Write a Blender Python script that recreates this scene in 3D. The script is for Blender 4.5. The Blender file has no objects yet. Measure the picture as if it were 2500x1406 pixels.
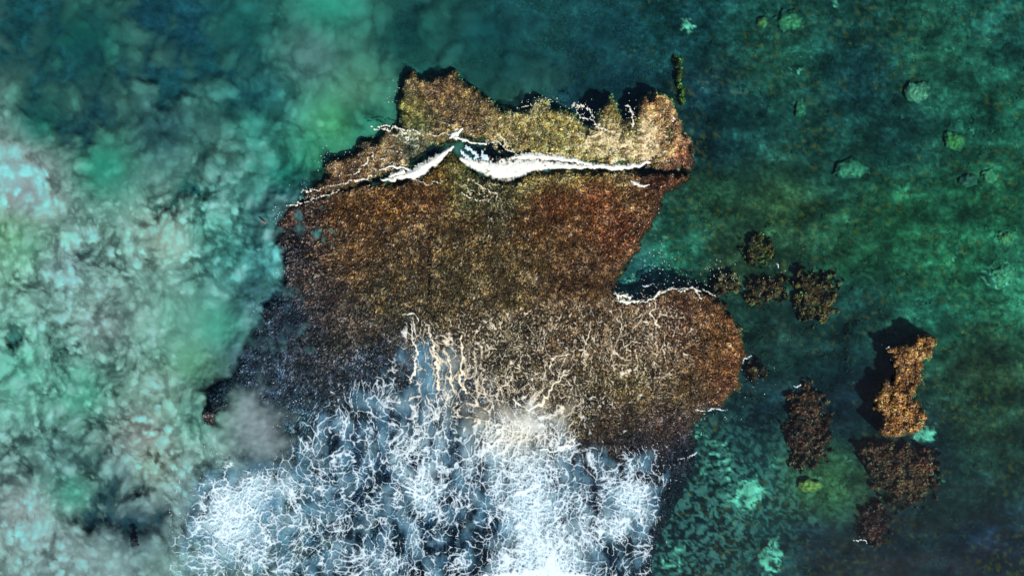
import bpy, math, time
import numpy as np
T0 = time.time()
sc = bpy.context.scene
# ------------------------------------------------------------------ camera, light, exposure
CAM_H = 97.2            # metres above the water, 28 mm lens: 2500 photo px = 125 m on the water
cam_data = bpy.data.cameras.new('camera'); cam = bpy.data.objects.new('camera', cam_data)
sc.collection.objects.link(cam); sc.camera = cam
cam.location = (0, 0, CAM_H); cam.rotation_euler = (0, 0, 0)
cam_data.lens = 28; cam_data.sensor_width = 36; cam_data.clip_end = 6000
SUN_EL, SUN_AZ = math.radians(47), math.radians(-52)      # azimuth of the sun measured from +x (it stands lower right)
world = bpy.data.worlds.new('World'); sc.world = world; world.use_nodes = True
wn = world.node_tree.nodes; wl = world.node_tree.links
sky = wn.new('ShaderNodeTexSky'); sky.sky_type = 'NISHITA'; sky.sun_disc = False
sky.sun_elevation = SUN_EL; sky.sun_rotation = math.pi/2 - SUN_AZ
wl.new(sky.outputs[0], wn['Background'].inputs[0]); wn['Background'].inputs[1].default_value = 0.12
sun_data = bpy.data.lights.new('sun', 'SUN'); sun_data.energy = 4.6; sun_data.angle = math.radians(1.2)
sun_data.color = (1.0, 0.95, 0.87)
sun = bpy.data.objects.new('sun', sun_data); sc.collection.objects.link(sun)
sun.rotation_euler = (0, math.pi/2 - SUN_EL, SUN_AZ)
sc.view_settings.view_transform = 'Standard'; sc.view_settings.look = 'None'
sc.view_settings.exposure = 0.0; sc.view_settings.gamma = 1.0
sc.cycles.transparent_max_bounces = 24; sc.cycles.volume_bounces = 0
sc.cycles.max_bounces = 6; sc.cycles.caustics_reflective = False; sc.cycles.caustics_refractive = False

# ------------------------------------------------------------------ maths helpers (fields are laid out on the ground plan, 20 units = 1 m)
f32 = np.float32
def _h(ix, iy, s):
    h = (ix.astype(np.int64)*374761393 + iy.astype(np.int64)*668265263 + s*1274126177) & 0xffffffff
    h = ((h ^ (h >> 13))*1274126177) & 0xffffffff
    h = ((h ^ (h >> 16))*2246822519) & 0xffffffff
    return h ^ (h >> 15)
def rnd(ix, iy, s): return (_h(ix, iy, s) & 0xffffff).astype(f32)/f32(16777216)
def vn(x, y, s=0):
    x0 = np.floor(x); y0 = np.floor(y); fx = (x-x0).astype(f32); fy = (y-y0).astype(f32)
    ix = x0.astype(np.int64); iy = y0.astype(np.int64)
    u = fx*fx*(3-2*fx); v = fy*fy*(3-2*fy)
    def g(dx, dy):
        a = rnd(ix+dx, iy+dy, s)*6.2831853
        return np.cos(a)*(fx-dx)+np.sin(a)*(fy-dy)
    a = g(0, 0); b = g(1, 0); c = g(0, 1); d = g(1, 1)
    return (a+(b-a)*u + ((c+(d-c)*u)-(a+(b-a)*u))*v)*1.5
def fbm(x, y, s=0, o=4, g=.5, l=2.03):
    t = 0; a = 1.; n = 0
    for i in range(o):
        t = t+a*vn(x, y, s+i*17); n += a; x = x*l+3.7; y = y*l-1.9; a *= g
    return t/n*1.6
def worley(x, y, s=0, jit=1.0):
    x0 = np.floor(x).astype(np.int64); y0 = np.floor(y).astype(np.int64)
    F1 = np.full(x.shape, 9., f32); F2 = F1.copy()
    for i in (-1, 0, 1):
        for j in (-1, 0, 1):
            cx = x0+i; cy = y0+j
            dx = cx+.5+(rnd(cx, cy, s)-.5)*jit-x; dy = cy+.5+(rnd(cx, cy, s+7)-.5)*jit-y
            d = np.sqrt(dx*dx+dy*dy).astype(f32)
            F2 = np.minimum(F2, np.maximum(F1, d)); F1 = np.minimum(F1, d)
    return F1, F2
def ss(a, b, x):
    t = np.clip((x-a)/(b-a), 0, 1); return t*t*(3-2*t)
def lin(c):
    c = np.asarray(c, float)/255.; return np.where(c <= .04045, c/12.92, ((c+.055)/1.055)**2.4)
def field(px, py, pts, p=3.2):
    """scattered data -> smooth field; pts rows: x, y, values..."""
    P = np.asarray(pts, float); sh = px.shape; x = px.ravel(); y = py.ravel()
    n = P.shape[1]-2; out = np.zeros((x.size, n)); w0 = np.zeros(x.size)
    for r in P:
        w = 1./((x-r[0])**2+(y-r[1])**2+500.)**(p/2)
        w0 += w; out += w[:, None]*r[2:][None]
    out /= w0[:, None]
    return out.reshape(sh+(n,)).astype(f32)
def fastfield(px, py, pts, p=3.2):
    gx = np.arange(-600, 3101, 25.); gy = np.arange(-500, 1901, 25.)
    GX, GY = np.meshgrid(gx, gy); F = field(GX, GY, pts, p)
    u = np.clip((px+600)/25., 0, len(gx)-1.01); v = np.clip((py+500)/25., 0, len(gy)-1.01)
    i = u.astype(int); j = v.astype(int); fu = (u-i)[..., None]; fv = (v-j)[..., None]
    return ((F[j, i]*(1-fu)+F[j, i+1]*fu)*(1-fv)+(F[j+1, i]*(1-fu)+F[j+1, i+1]*fu)*fv).astype(f32)
def colfield(px, py, pts, p=3.2):
    return fastfield(px, py, [[r[0], r[1]]+list(lin(r[2:5])) for r in pts], p)
def sdpoly(px, py, poly):
    """signed distance, > 0 inside"""
    sh = px.shape; x = px.ravel().astype(f32); y = py.ravel().astype(f32)
    P = np.asarray(poly, f32); d = np.full(x.size, 1e12, f32); ins = np.zeros(x.size, bool)
    for k in range(len(P)):
        a = P[k]; b = P[(k+1) % len(P)]; e = b-a
        t = np.clip(((x-a[0])*e[0]+(y-a[1])*e[1])/(e@e+1e-9), 0, 1)
        d = np.minimum(d, (x-a[0]-t*e[0])**2+(y-a[1]-t*e[1])**2)
        if a[1] != b[1]:
            c = (a[1] > y) != (b[1] > y)
            ins ^= c & (x < (b[0]-a[0])*(y-a[1])/(b[1]-a[1])+a[0])
    d = np.sqrt(d); return np.where(ins, d, -d).reshape(sh)
def stroke(px, py, pts, noise=None):
    """coverage of a tapering brush line; pts rows x, y, half width. 1 on the line, 0 at its edge"""
    out = np.full(px.shape, -9., f32)
    P = np.asarray(pts, f32)
    for a, b in zip(P[:-1], P[1:]):
        e = b[:2]-a[:2]
        t = np.clip(((px-a[0])*e[0]+(py-a[1])*e[1])/(e@e+1e-9), 0, 1)
        d = np.hypot(px-a[0]-t*e[0], py-a[1]-t*e[1]); w = a[2]+(b[2]-a[2])*t
        out = np.maximum(out, 1-d/np.maximum(w, .5))
    return out
def gauss(px, py, L):
    o = np.zeros(px.shape, f32)
    for g in L:
        x, y, r, a = g[:4]; ry = g[4] if len(g) > 4 else r
        o += a*np.exp(-((px-x)/r)**2-((py-y)/ry)**2)
    return o
# plan coordinates <-> world at height z (a point keeps the place where the camera in the air sees it)
def W(px, py, z=0.): k = (CAM_H-z)/CAM_H/20.; return (px-1250)*k, (703-py)*k
def PX(x, y, z=0.): k = 20.*CAM_H/(CAM_H-z); return 1250+x*k, 703-y*k

# ------------------------------------------------------------------ object helpers
def tag(o, label=None, cat=None, group=None, kind=None):
    if label: o['label'] = label
    if cat: o['category'] = cat
    if group: o['group'] = group
    if kind: o['kind'] = kind
    return o
def empty(name, loc=(0, 0, 0)):
    o = bpy.data.objects.new(name, None); sc.collection.objects.link(o); o.location = loc; return o
def mesh_np(name, V, loops, starts, mat, cols=None, attrs=None, smooth=True, parent=None, loc=None):
    me = bpy.data.meshes.new(name)
    V = np.ascontiguousarray(V, f32)
    me.vertices.add(len(V)); me.vertices.foreach_set('co', V.ravel())
    me.loops.add(len(loops)); me.loops.foreach_set('vertex_index', np.ascontiguousarray(loops, np.int32))
    me.polygons.add(len(starts)); me.polygons.foreach_set('loop_start', np.ascontiguousarray(starts, np.int32))
    if smooth: me.polygons.foreach_set('use_smooth', np.ones(len(starts), bool))
    if cols is not None:
        a = me.attributes.new('col', 'FLOAT_COLOR', 'POINT')
        c = np.ones((len(V), 4), f32); c[:, :3] = cols; a.data.foreach_set('color', c.ravel())
    for k, v in (attrs or {}).items():
        a = me.attributes.new(k, 'FLOAT', 'POINT'); a.data.foreach_set('value', np.ascontiguousarray(v, f32).ravel())
    me.update(calc_edges=True); me.materials.append(mat)
    o = bpy.data.objects.new(name, me); sc.collection.objects.link(o)
    if parent: o.parent = parent
    if loc is not None: o.location = loc
    return o
def grid(name, X, Y, Z, mat, keep=None, cols=None, attrs=None, parent=None, origin=None):
    """sheet from 2-D arrays; keep = verts wanted"""
    h, w = X.shape; idx = np.arange(h*w).reshape(h, w)
    q = np.stack([idx[:-1, :-1], idx[1:, :-1], idx[1:, 1:], idx[:-1, 1:]], -1).reshape(-1, 4)
    V = np.stack([X, Y, Z], -1).reshape(-1, 3)
    if keep is not None:
        k = keep.ravel(); q = q[k[q].any(1)]
        used = np.zeros(h*w, bool); used[q.ravel()] = True
        m = np.cumsum(used)-1; q = m[q]; V = V[used]
        if cols is not None: cols = cols.reshape(-1, 3)[used]
        attrs = {a: v.ravel()[used] for a, v in (attrs or {}).items()}
    elif cols is not None: cols = cols.reshape(-1, 3)
    # rows run down the plan (y falls), so this winding faces up
    if origin is not None: V = V-np.asarray(origin, f32)
    return mesh_np(name, V, q.ravel(), np.arange(0, q.size, 4), mat, cols, attrs, True, parent, None)
def plan(x0, x1, y0, y1, step):
    return np.meshgrid(np.arange(x0, x1+step, step), np.arange(y0, y1+step, step))

# ------------------------------------------------------------------ materials
class NT:
    def __init__(s, name):
        s.m = bpy.data.materials.new(name); s.m.use_nodes = True; s.t = s.m.node_tree; s.t.nodes.clear()
        s.out = s.t.nodes.new('ShaderNodeOutputMaterial')
    def n(s, typ, **kw):
        nd = s.t.nodes.new('ShaderNode'+typ)
        for k, v in kw.items():
            if k.startswith('i_'):
                key = k[2:]; key = int(key) if key.isdigit() else key.replace('_', ' ')
                if hasattr(v, 'is_linked') or isinstance(v, bpy.types.NodeSocket): s.t.links.new(v, nd.inputs[key])
                else: nd.inputs[key].default_value = v
            else: setattr(nd, k, v)
        return nd
    def link(s, a, b): s.t.links.new(a, b)
def noise(nt, scale, detail=4, vec=None, rough=.6):
    nd = nt.n('TexNoise'); nd.inputs['Scale'].default_value = scale; nd.inputs['Detail'].default_value = detail
    nd.inputs['Roughness'].default_value = rough
    if vec is not None: nt.link(vec, nd.inputs['Vector'])
    return nd
def rng(nt, val, a, b, c, d):
    m = nt.n('MapRange'); m.inputs[1].default_value = a; m.inputs[2].default_value = b
    m.inputs[3].default_value = c; m.inputs[4].default_value = d; nt.link(val, m.inputs[0]); return m.outputs[0]
def scaled(nt, colsock, fac):
    v = nt.n('VectorMath', operation='SCALE'); nt.link(colsock, v.inputs[0]); nt.link(fac, v.inputs['Scale']); return v.outputs[0]

def mat_ground(name, s1, s2, lo, hi, bump, rough=.9):
    nt = NT(name); at = nt.n('Attribute', attribute_name='col'); g = nt.n('NewGeometry')
    a = noise(nt, s1, 5, g.outputs['Position'], .68); b = noise(nt, s2, 3, g.outputs['Position'])
    m = nt.n('Math', operation='ADD'); nt.link(a.outputs[0], m.inputs[0])
    m2 = nt.n('Math', operation='MULTIPLY'); nt.link(b.outputs[0], m2.inputs[0]); m2.inputs[1].default_value = .5
    nt.link(m2.outputs[0], m.inputs[1])
    f = rng(nt, m.outputs[0], .5, 1.0, lo, hi)
    p = nt.n('BsdfPrincipled'); nt.link(scaled(nt, at.outputs['Color'], f), p.inputs['Base Color'])
    p.inputs['Roughness'].default_value = rough; p.inputs['Specular IOR Level'].default_value = .15
    bu = nt.n('Bump'); bu.inputs['Strength'].default_value = .8; bu.inputs['Distance'].default_value = bump
    nt.link(a.outputs[0], bu.inputs['Height']); nt.link(bu.outputs[0], p.inputs['Normal'])
    nt.link(p.outputs[0], nt.out.inputs[0]); return nt.m
def mat_weed(name, rough, spec, trans):
    nt = NT(name); at = nt.n('Attribute', attribute_name='col')
    p = nt.n('BsdfPrincipled'); nt.link(at.outputs['Color'], p.inputs['Base Color'])
    p.inputs['Roughness'].default_value = rough; p.inputs['Specular IOR Level'].default_value = spec
    tr = nt.n('BsdfTranslucent'); nt.link(at.outputs['Color'], tr.inputs[0])
    mx = nt.n('MixShader'); mx.inputs[0].default_value = trans
    nt.link(p.outputs[0], mx.inputs[1]); nt.link(tr.outputs[0], mx.inputs[2]); nt.link(mx.outputs[0], nt.out.inputs[0]); return nt.m
def mat_sheet(name, s1, amt, bump, trans=.0, bdist=.3):
    """see-through matter (silt, aerated water, foam): colour and cover come from the mesh, fine grain from noise"""
    nt = NT(name); at = nt.n('Attribute', attribute_name='col'); al = nt.n('Attribute', attribute_name='cover'); g = nt.n('NewGeometry')
    a = noise(nt, s1, 5, g.outputs['Position'], .65)
    m = nt.n('Math', operation='MULTIPLY_ADD'); nt.link(a.outputs[0], m.inputs[0]); m.inputs[1].default_value = amt
    k = nt.n('Math', operation='ADD'); nt.link(al.outputs['Fac'], k.inputs[0]); k.inputs[1].default_value = -amt*.5
    nt.link(k.outputs[0], m.inputs[2])
    # keep fully clear where cover is 0 and fully closed at 1
    lo = nt.n('Math', operation='MULTIPLY', use_clamp=True); nt.link(al.outputs['Fac'], lo.inputs[0]); lo.inputs[1].default_value = 6.
    cov = nt.n('Math', operation='MULTIPLY', use_clamp=True); nt.link(m.outputs[0], cov.inputs[0]); nt.link(lo.outputs[0], cov.inputs[1])
    d = nt.n('BsdfDiffuse'); nt.link(at.outputs['Color'], d.inputs[0])
    bu = nt.n('Bump'); bu.inputs['Strength'].default_value = bump; bu.inputs['Distance'].default_value = bdist
    nt.link(a.outputs[0], bu.inputs['Height']); nt.link(bu.outputs[0], d.inputs['Normal'])
    sh = d.outputs[0]
    if trans:
        tl = nt.n('BsdfTranslucent'); nt.link(at.outputs['Color'], tl.inputs[0]); mx = nt.n('MixShader'); mx.inputs[0].default_value = trans
        nt.link(sh, mx.inputs[1]); nt.link(tl.outputs[0], mx.inputs[2]); sh = mx.outputs[0]
    tp = nt.n('BsdfTransparent'); mx = nt.n('MixShader'); nt.link(cov.outputs[0], mx.inputs[0])
    nt.link(tp.outputs[0], mx.inputs[1]); nt.link(sh, mx.inputs[2]); nt.link(mx.outputs[0], nt.out.inputs[0]); return nt.m
def mat_water():
    nt = NT('sea_water'); g = nt.n('NewGeometry')
    a = noise(nt, .55, 6, g.outputs['Position'], .6)
    bu = nt.n('Bump'); bu.inputs['Strength'].default_value = .25; bu.inputs['Distance'].default_value = .12; nt.link(a.outputs[0], bu.inputs['Height'])
    fr = nt.n('Fresnel'); fr.inputs[0].default_value = 1.33; nt.link(bu.outputs[0], fr.inputs[1])
    gl = nt.n('BsdfGlossy'); gl.inputs['Roughness'].default_value = .12; nt.link(bu.outputs[0], gl.inputs['Normal'])
    tp = nt.n('BsdfTransparent'); mx = nt.n('MixShader'); nt.link(fr.outputs[0], mx.inputs[0]); nt.link(tp.outputs[0], mx.inputs[1]); nt.link(gl.outputs[0], mx.inputs[2])
    nt.link(mx.outputs[0], nt.out.inputs[0])
    va = nt.n('VolumeAbsorption'); va.inputs[0].default_value = (0.0, 0.87, 0.86, 1); va.inputs[1].default_value = ABS
    nt.link(va.outputs[0], nt.out.inputs['Volume']); return nt.m
ABS = .26
SIG = np.array([ABS, ABS*.13, ABS*.14])
def unwater(target, depth, gain=1.0):
    """real albedo of a surface that is seen through this much water"""
    d = np.clip(depth, 0, 9)[..., None]
    return np.clip(target*gain*np.exp(SIG*d*2.37), .004, .82).astype(f32)

M_bed = mat_ground('seabed_sand_and_weed', .9, .3, .5, 1.5, .12)
M_rock = mat_ground('reef_rock', 2.5, .5, .4, 1.5, .15)
M_weed = mat_weed('wet_seaweed', .42, .45, .2)
M_deepweed = mat_weed('deep_weed', .7, .1, .15)
M_silt = mat_sheet('stirred_sand', 1.4, .1, .05, .0, .2)
M_milk = mat_sheet('aerated_water', .9, .35, .3, .0, .3)
M_foam = mat_sheet('sea_foam', 6.0, .4, .3, .06, .06)
M_surf = mat_sheet('surf', 3.0, .35, .35, .05, .12)
M_water = mat_water()

# ------------------------------------------------------------------ seabed
BED = [(1060,370,12,32,44),(1200,380,14,38,50),(1280,402,14,36,46),(1150,365,14,38,50),(1000,395,16,40,46),(1250,60,22,75,80),(1500,100,18,65,72),(1400,220,20,60,70),(1620,60,20,72,75),(1900,150,28,82,68),(2100,200,18,60,62),(2300,150,34,95,75),(2450,60,28,85,75),
 (2450,300,28,90,70),(2000,350,22,70,62),(1800,300,20,65,62),(2200,330,20,65,60),(1750,480,32,72,50),(1900,500,38,75,48),(2200,550,28,88,58),(2400,500,28,88,60),
 (2350,650,32,105,72),(2460,690,48,130,98),(2100,620,30,85,58),(1650,620,32,98,78),(1560,690,42,108,108),(1800,620,35,65,45),(1900,800,22,50,45),(2050,850,20,60,60),
 (2100,760,20,65,60),(2300,780,25,82,65),(1850,1000,14,40,50),(2050,1000,12,36,48),(2400,900,34,60,40),(2400,1050,26,58,44),(2350,1200,18,45,45),(2400,1330,12,30,48),
 (2150,1330,14,30,42),(1980,1330,14,35,50),(1780,1150,12,50,56),(1840,1200,20,74,74),(1890,1370,16,62,66),(1700,1330,13,42,54),(1990,1180,50,100,62),(1640,1200,14,50,58),
 (1740,350,14,48,56),(1720,250,16,52,60),(2080,940,10,30,40),(2250,1100,12,40,50),(1100,120,26,85,82),(900,60,24,80,82),(1000,30,20,75,80),(1300,150,24,78,80),
 (120,40,22,75,82),(400,80,20,68,82),(250,300,24,66,76),(550,200,20,74,82),(800,200,30,95,88),(300,480,30,100,95),(100,600,50,120,115),(450,700,40,120,110),(560,500,14,80,82),
 (300,1000,50,110,110),(330,1250,36,72,84),(100,1250,60,105,115),(550,850,100,180,150),(480,930,95,170,145),(640,1150,60,110,115),(900,1350,30,75,88),(1300,1380,30,60,80),
 (850,300,40,130,110),(900,330,30,120,105),(950,250,28,100,90),(1200,200,25,80,75),(1250,220,32,80,62),(1500,200,14,50,60),(1450,180,20,62,68)]
SAND = [(1835,1200,34,1.3,24),(1880,1360,30,1.,45),(1800,1240,60,.35),(1760,1130,60,.45),(1650,1370,50,.5),(1900,1130,28,.5),(2250,1060,32,.8,22),(2290,1180,16,.6),(1680,60,18,.9,26),(2040,8,14,.9),
 (2300,15,20,.2),(1940,172,22,.9,9),(1600,570,40,.35,28),(2440,680,40,.7,30),(2330,620,30,.35),(1700,1050,30,.3),(1740,1080,30,.3),(1540,690,36,.4),(2270,1050,26,.4,12),(1960,45,40,.3,20),(1960,260,22,.25),
 (2390,320,40,.25),(2350,800,30,.25),(1990,1180,26,.4),(700,30,70,.55,28),(860,20,70,.5,25),(1130,70,40,.2),(1330,210,22,.3),(1350,245,14,.4)]
GULLY = [(2110,90,70,.55,40),(1720,160,40,.5),(2090,210,80,.5,22),(2320,290,60,.5,18),(2050,470,60,.35,20),(2050,1080,40,.6),(2300,1330,120,.5,70),(1400,200,50,.4),(1720,360,26,.6,70),
 (1870,1000,60,.6,60),(1640,1230,30,.5,60),(1960,680,50,.4),(1850,780,40,.5),(1450,235,30,.7,16),(1540,250,20,.6,14),(1190,215,20,.5,20)]
def bed_z(px, py):
    z = -3.4+.4*fbm(px/300, py/300, 5, 3)+.3*fbm(px/60, py/60, 9, 3)
    z = z+.9*gauss(px, py, [(2110,900,80,1.6,120),(1860,980,60,.4)])-.7*np.clip(gauss(px, py, GULLY), 0, 1)+.4*np.clip(gauss(px, py, SAND), 0, 1)  # mound added beside the golden rock to shorten its cast shadow
    return z.astype(f32)
def bed_col(px, py, z):
    c = colfield(px, py, BED)*1.0
    wx = px+14*fbm(px/30, py/30, 31, 3); wy = py+14*fbm(px/30, py/30, 41, 3)
    right = ss(1450, 1650, px)
    sand = gauss(wx, wy, SAND)
    n1 = fbm(wx/17, wy/11, 51, 4); n2 = fbm(px/70, py/50, 61, 4)
    s = ss(.28, .75, sand*(.75+.9*n1)+.2*n1*right)
    pale = lin((98, 200, 170))
    n3 = fbm(px/130, py/55, 62, 3); v = .88*np.exp((.75*n1+.9*n2+.6*n3)*(.4+.6*right))*(1-.45*np.clip(gauss(px, py, GULLY), 0, 1))
    v = v*np.exp((.42*fbm(px/9, py/8, 64, 3)+.25*fbm(px/24, py/18, 66, 3))*(.25+.75*right))
    # mottled weed on sand, lower right
    mot = np.clip(gauss(px, py, [(1760,1220,150,1.1,190),(1650,1350,120,.9,90),(1950,1200,60,.5,90)]), 0, 1)
    mm = ss(-.12, .3, fbm(wx/17+.4*n2, wy/11, 71, 3)+.2*n2)
    v = v*(1-mot)+mot*(.4+.8*mm); mix = (mot*mm*.42)[..., None]; c = c*v[..., None]; c = c*(1-mix)+lin((80, 158, 146))*mix
    # ochre and lime weed flecks
    o = ss(.1, .7, fbm(px/15, py/13, 81, 3))*right*ss(0, .4, fbm(px/160, py/120, 91, 2)+.15)
    c = c*(1-.16*right)[..., None]+o[..., None]*np.array([.028, .034, .0])
    c = c*(1-.85*s[..., None])+pale*(.85*s*(1+.35*n1))[..., None]
    return unwater(np.clip(c, .001, 1), -z)
def axis(a, b, step, far):
    core = np.arange(a, b+step, step); g = []; d = step
    while (g[-1] if g else 0) < far: d *= 1.5; g.append((g[-1] if g else 0)+d)
    g = np.array(g); return np.concatenate([a-g[::-1], core, core[-1]+g])
X, Y = np.meshgrid(axis(-150, 2650, 4.4, 50000), axis(-120, 1530, 4.4, 50000))
Z = bed_z(np.clip(X, -3000, 6000), np.clip(Y, -3000, 6000))
C = bed_col(np.clip(X, -3000, 6000), np.clip(Y, -3000, 6000), Z)
wx, wy = W(X, Y, Z)
seabed = grid('seabed', wx, wy, Z, M_bed, cols=C); tag(seabed, kind='structure')
print('seabed', time.time()-T0)

# ------------------------------------------------------------------ water body
def swell(px, py): return (.05*fbm(px/90, py/60, 3, 3)).astype(f32)
X, Y = np.meshgrid(axis(-150, 2650, 14., 49000), axis(-120, 1530, 14., 49000))
h, w = X.shape; Z = swell(np.clip(X, -3000, 6000), np.clip(Y, -3000, 6000)); Z[0] = Z[-1] = 0; Z[:, 0] = Z[:, -1] = 0
wx, wy = W(X, Y, 0)
idx = np.arange(h*w).reshape(h, w)
q = np.stack([idx[:-1, :-1], idx[1:, :-1], idx[1:, 1:], idx[:-1, 1:]], -1).reshape(-1, 4)
V = np.stack([wx, wy, Z], -1).reshape(-1, 3)
ring = np.concatenate([idx[0, :], idx[1:, -1], idx[-1, -2::-1], idx[-2:0:-1, 0]])
low = V[ring].copy(); low[:, 2] = -14; V2 = np.concatenate([V, low]); n0 = len(V); nr = len(ring)
k = np.arange(nr); k2 = (k+1) % nr
side = np.stack([ring[k], ring[k2], n0+k2, n0+k], -1)
loops = np.concatenate([q.ravel(), side.ravel(), np.arange(n0+nr-1, n0-1, -1)])
starts = np.concatenate([np.arange(0, (len(q)+nr)*4, 4), [(len(q)+nr)*4]])
me = None
water = mesh_np('water', V2, loops, starts, M_water); tag(water, kind='structure')
import bmesh
bm = bmesh.new(); bm.from_mesh(water.data); bmesh.ops.recalc_face_normals(bm, faces=bm.faces); bm.to_mesh(water.data); bm.free()
print('water', time.time()-T0)

# ------------------------------------------------------------------ reefs
LEDGE = [(985,192),(1010,175),(1030,195),(1060,192),(1080,188),(1105,172),(1130,190),(1140,210),(1170,225),(1190,250),(1215,262),(1250,275),(1290,268),(1312,240),(1330,248),(1345,268),
 (1380,275),(1400,280),(1412,300),(1425,312),(1448,305),(1458,285),(1468,262),(1490,240),(1508,262),(1518,290),(1535,300),(1550,285),(1562,262),(1580,248),(1602,220),(1625,235),(1645,262),(1655,300),
 (1668,325),(1685,350),(1692,380),(1688,408),(1640,412),(1590,408),(1550,398),(1500,398),(1400,390),(1300,378),(1260,368),(1200,346),(1130,335),(1100,342),(1060,350),(1020,378),(985,408),(950,425),(880,447),
 (800,470),(735,494),(765,462),(790,448),(797,430),(802,400),(815,388),(840,388),(870,368),(885,345),(905,338),(925,336),(950,322),(975,308),(980,270),(980,225)]
MAIN = [(672,545),(700,508),(760,484),(830,462),(900,446),(960,446),(1005,440),(1050,412),(1085,386),(1108,366),(1135,405),(1180,430),(1230,444),(1268,435),(1290,420),(1350,416),(1450,418),(1530,416),(1570,428),
 (1620,426),(1682,424),(1672,440),(1645,455),(1615,478),(1605,520),(1580,560),(1560,600),(1530,645),(1505,680),(1493,708),(1505,735),(1550,738),(1600,722),(1650,700),(1700,705),(1740,722),(1770,755),(1795,790),
 (1812,830),(1818,860),(1805,900),(1800,945),(1760,985),(1720,1005),(1692,1040),(1698,1080),(1700,1130),(1670,1190),(1630,1250),(1600,1330),(1580,1460),(1200,1500),(700,1480),(640,1400),(660,1300),(640,1200),(600,1130),(555,1100),(515,1060),
 (500,1030),(496,995),(502,955),(520,930),(560,915),(580,890),(585,850),(605,820),(625,790),(635,745),(665,730),(692,700),(688,640),(665,600)]
TOPZ = [(1400,500,.3),(1500,650,.25),(1200,600,.15),(1000,560,.05),(750,560,-.5),(700,760,-1.3),(600,950,-1.7),(850,700,-.3),(850,900,-1.0),(1000,850,-.5),(1200,850,-.05),(1300,1000,-.1),(1500,900,.1),
 (1700,850,.2),(1650,1000,.05),(1550,1100,-.7),(1300,1150,-1.2),(1000,1100,-1.4),(800,1200,-1.9),(1000,1350,-2.2),(1400,1350,-2.0),(1050,230,-.5),(1020,300,-.6),(950,380,-.35),(860,420,-.2),(1150,300,-.15),(1350,320,-.3),
 (1550,330,.05),(1640,380,.25),(1500,270,-.5),(1650,440,.2),(520,980,-.9),(1675,1130,-1.9),(1650,1200,-2.2)]
DENT = [(1180,455,55,.6,26),(1195,520,26,.8,12),(1043,690,7,.7,90),(1045,560,8,.2,40),(1240,545,12,.4),(1060,350,34,.5,10),(1435,320,20,.9,14),(1520,300,18,.7,18),(1475,690,30,.25,12),(1560,420,30,.3,8),(1510,750,30,.3,14),
 (1310,695,10,.4),(850,505,50,.35,10),(1090,420,30,.25,40),(700,560,24,.3),(1320,1110,60,.3,12)]
REEFC = [(1050,215,88,70,42),(1000,290,104,110,50),(1100,260,98,80,46),(1150,290,102,84,50),(1250,330,128,112,68),(1350,310,150,142,78),(1400,360,225,205,108),(1300,368,190,178,100),(1300,350,155,148,92),(1500,290,140,122,74),(1470,370,190,168,104),(1600,260,145,104,58),  # bright yellow points near the channel hold its golden glow in colour
 (1600,350,170,132,86),(1650,390,115,70,40),(1685,415,80,48,28),(1610,440,82,50,32),(850,410,88,68,42),(950,350,90,76,46),(1000,345,60,78,66),(900,400,95,78,48),(1060,410,115,95,40),(1120,400,100,100,50),(1150,450,92,98,52),(1200,480,90,95,55),
 (750,530,60,46,36),(700,600,30,32,40),(850,520,100,70,28),(950,490,105,70,24),(1050,480,100,66,34),(1200,520,60,55,38),(1350,500,104,60,33),(1450,480,108,60,31),(1500,560,100,57,31),(1300,550,92,64,34),(1150,560,90,70,38),(1000,600,84,66,40),
 (850,620,94,72,40),(750,700,72,62,52),(700,760,46,58,70),(650,850,50,64,76),(600,900,52,66,78),(650,960,60,76,88),(750,850,54,60,64),(850,800,76,70,58),(950,720,84,76,48),(1100,720,90,80,48),(1250,700,96,80,48),(1400,680,92,66,40),
 (1250,850,78,72,48),(1400,800,96,78,52),(1550,820,112,92,64),(1650,800,100,70,48),(1750,850,116,82,46),(1795,880,125,80,42),(1650,950,106,86,54),(1550,950,110,96,54),(1500,1020,78,66,46),(1400,1000,74,68,42),(1620,1020,78,66,58),
 (1665,1110,30,34,42),(1650,1200,20,36,46),(1550,1100,42,40,44),(900,900,55,70,78),(1100,1000,60,86,100),(900,1100,40,68,90),(1000,1250,34,68,88),(1300,1200,46,78,98),(1500,1200,34,52,72),(700,1050,70,100,110),(640,1250,80,130,140),(525,965,20,40,52),(520,1010,38,52,56),
 (1100,1380,14,38,60),(1300,1380,16,40,62),(1480,1340,14,36,52),(650,600,28,30,44),(690,520,80,50,32)]
def top_z(px, py):
    z = fastfield(px, py, TOPZ, 3.)[..., 0]
    return z+.16*fbm(px/55, py/55, 21, 3)+.09*fbm(px/14, py/14, 22, 3)-gauss(px, py, DENT)
def reef_z(px, py, poly, base=-3.9, edge=13., rag=9.):
    wx = px+rag*fbm(px/26, py/26, 23, 4); wy = py+rag*fbm(px/26, py/26, 24, 4)
    sd = sdpoly(wx, wy, poly)
    edge = edge+gauss(px, py, [(1690,1110,50,26,90),(560,960,90,26,120),(650,760,60,24,80),(680,600,30,16,60),(1080,210,60,10),(900,360,60,10)])
    t = np.clip((sd+6)/(edge+6), 0, 1); t = 1-(1-t)**2.2
    return (base+(top_z(px, py)-base)*t).astype(f32), sd
def smoothfield_z(px, py):      # highest reef surface, for things lying on it
    a, s1 = reef_z(px, py, MAIN); b, s2 = reef_z(px, py, LEDGE)
    return np.maximum(np.where(s1 > -8, a, -3.9), np.where(s2 > -8, b, -3.9))
def reef_col(px, py):
    return colfield(px, py, REEFC, 3.6)
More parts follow.
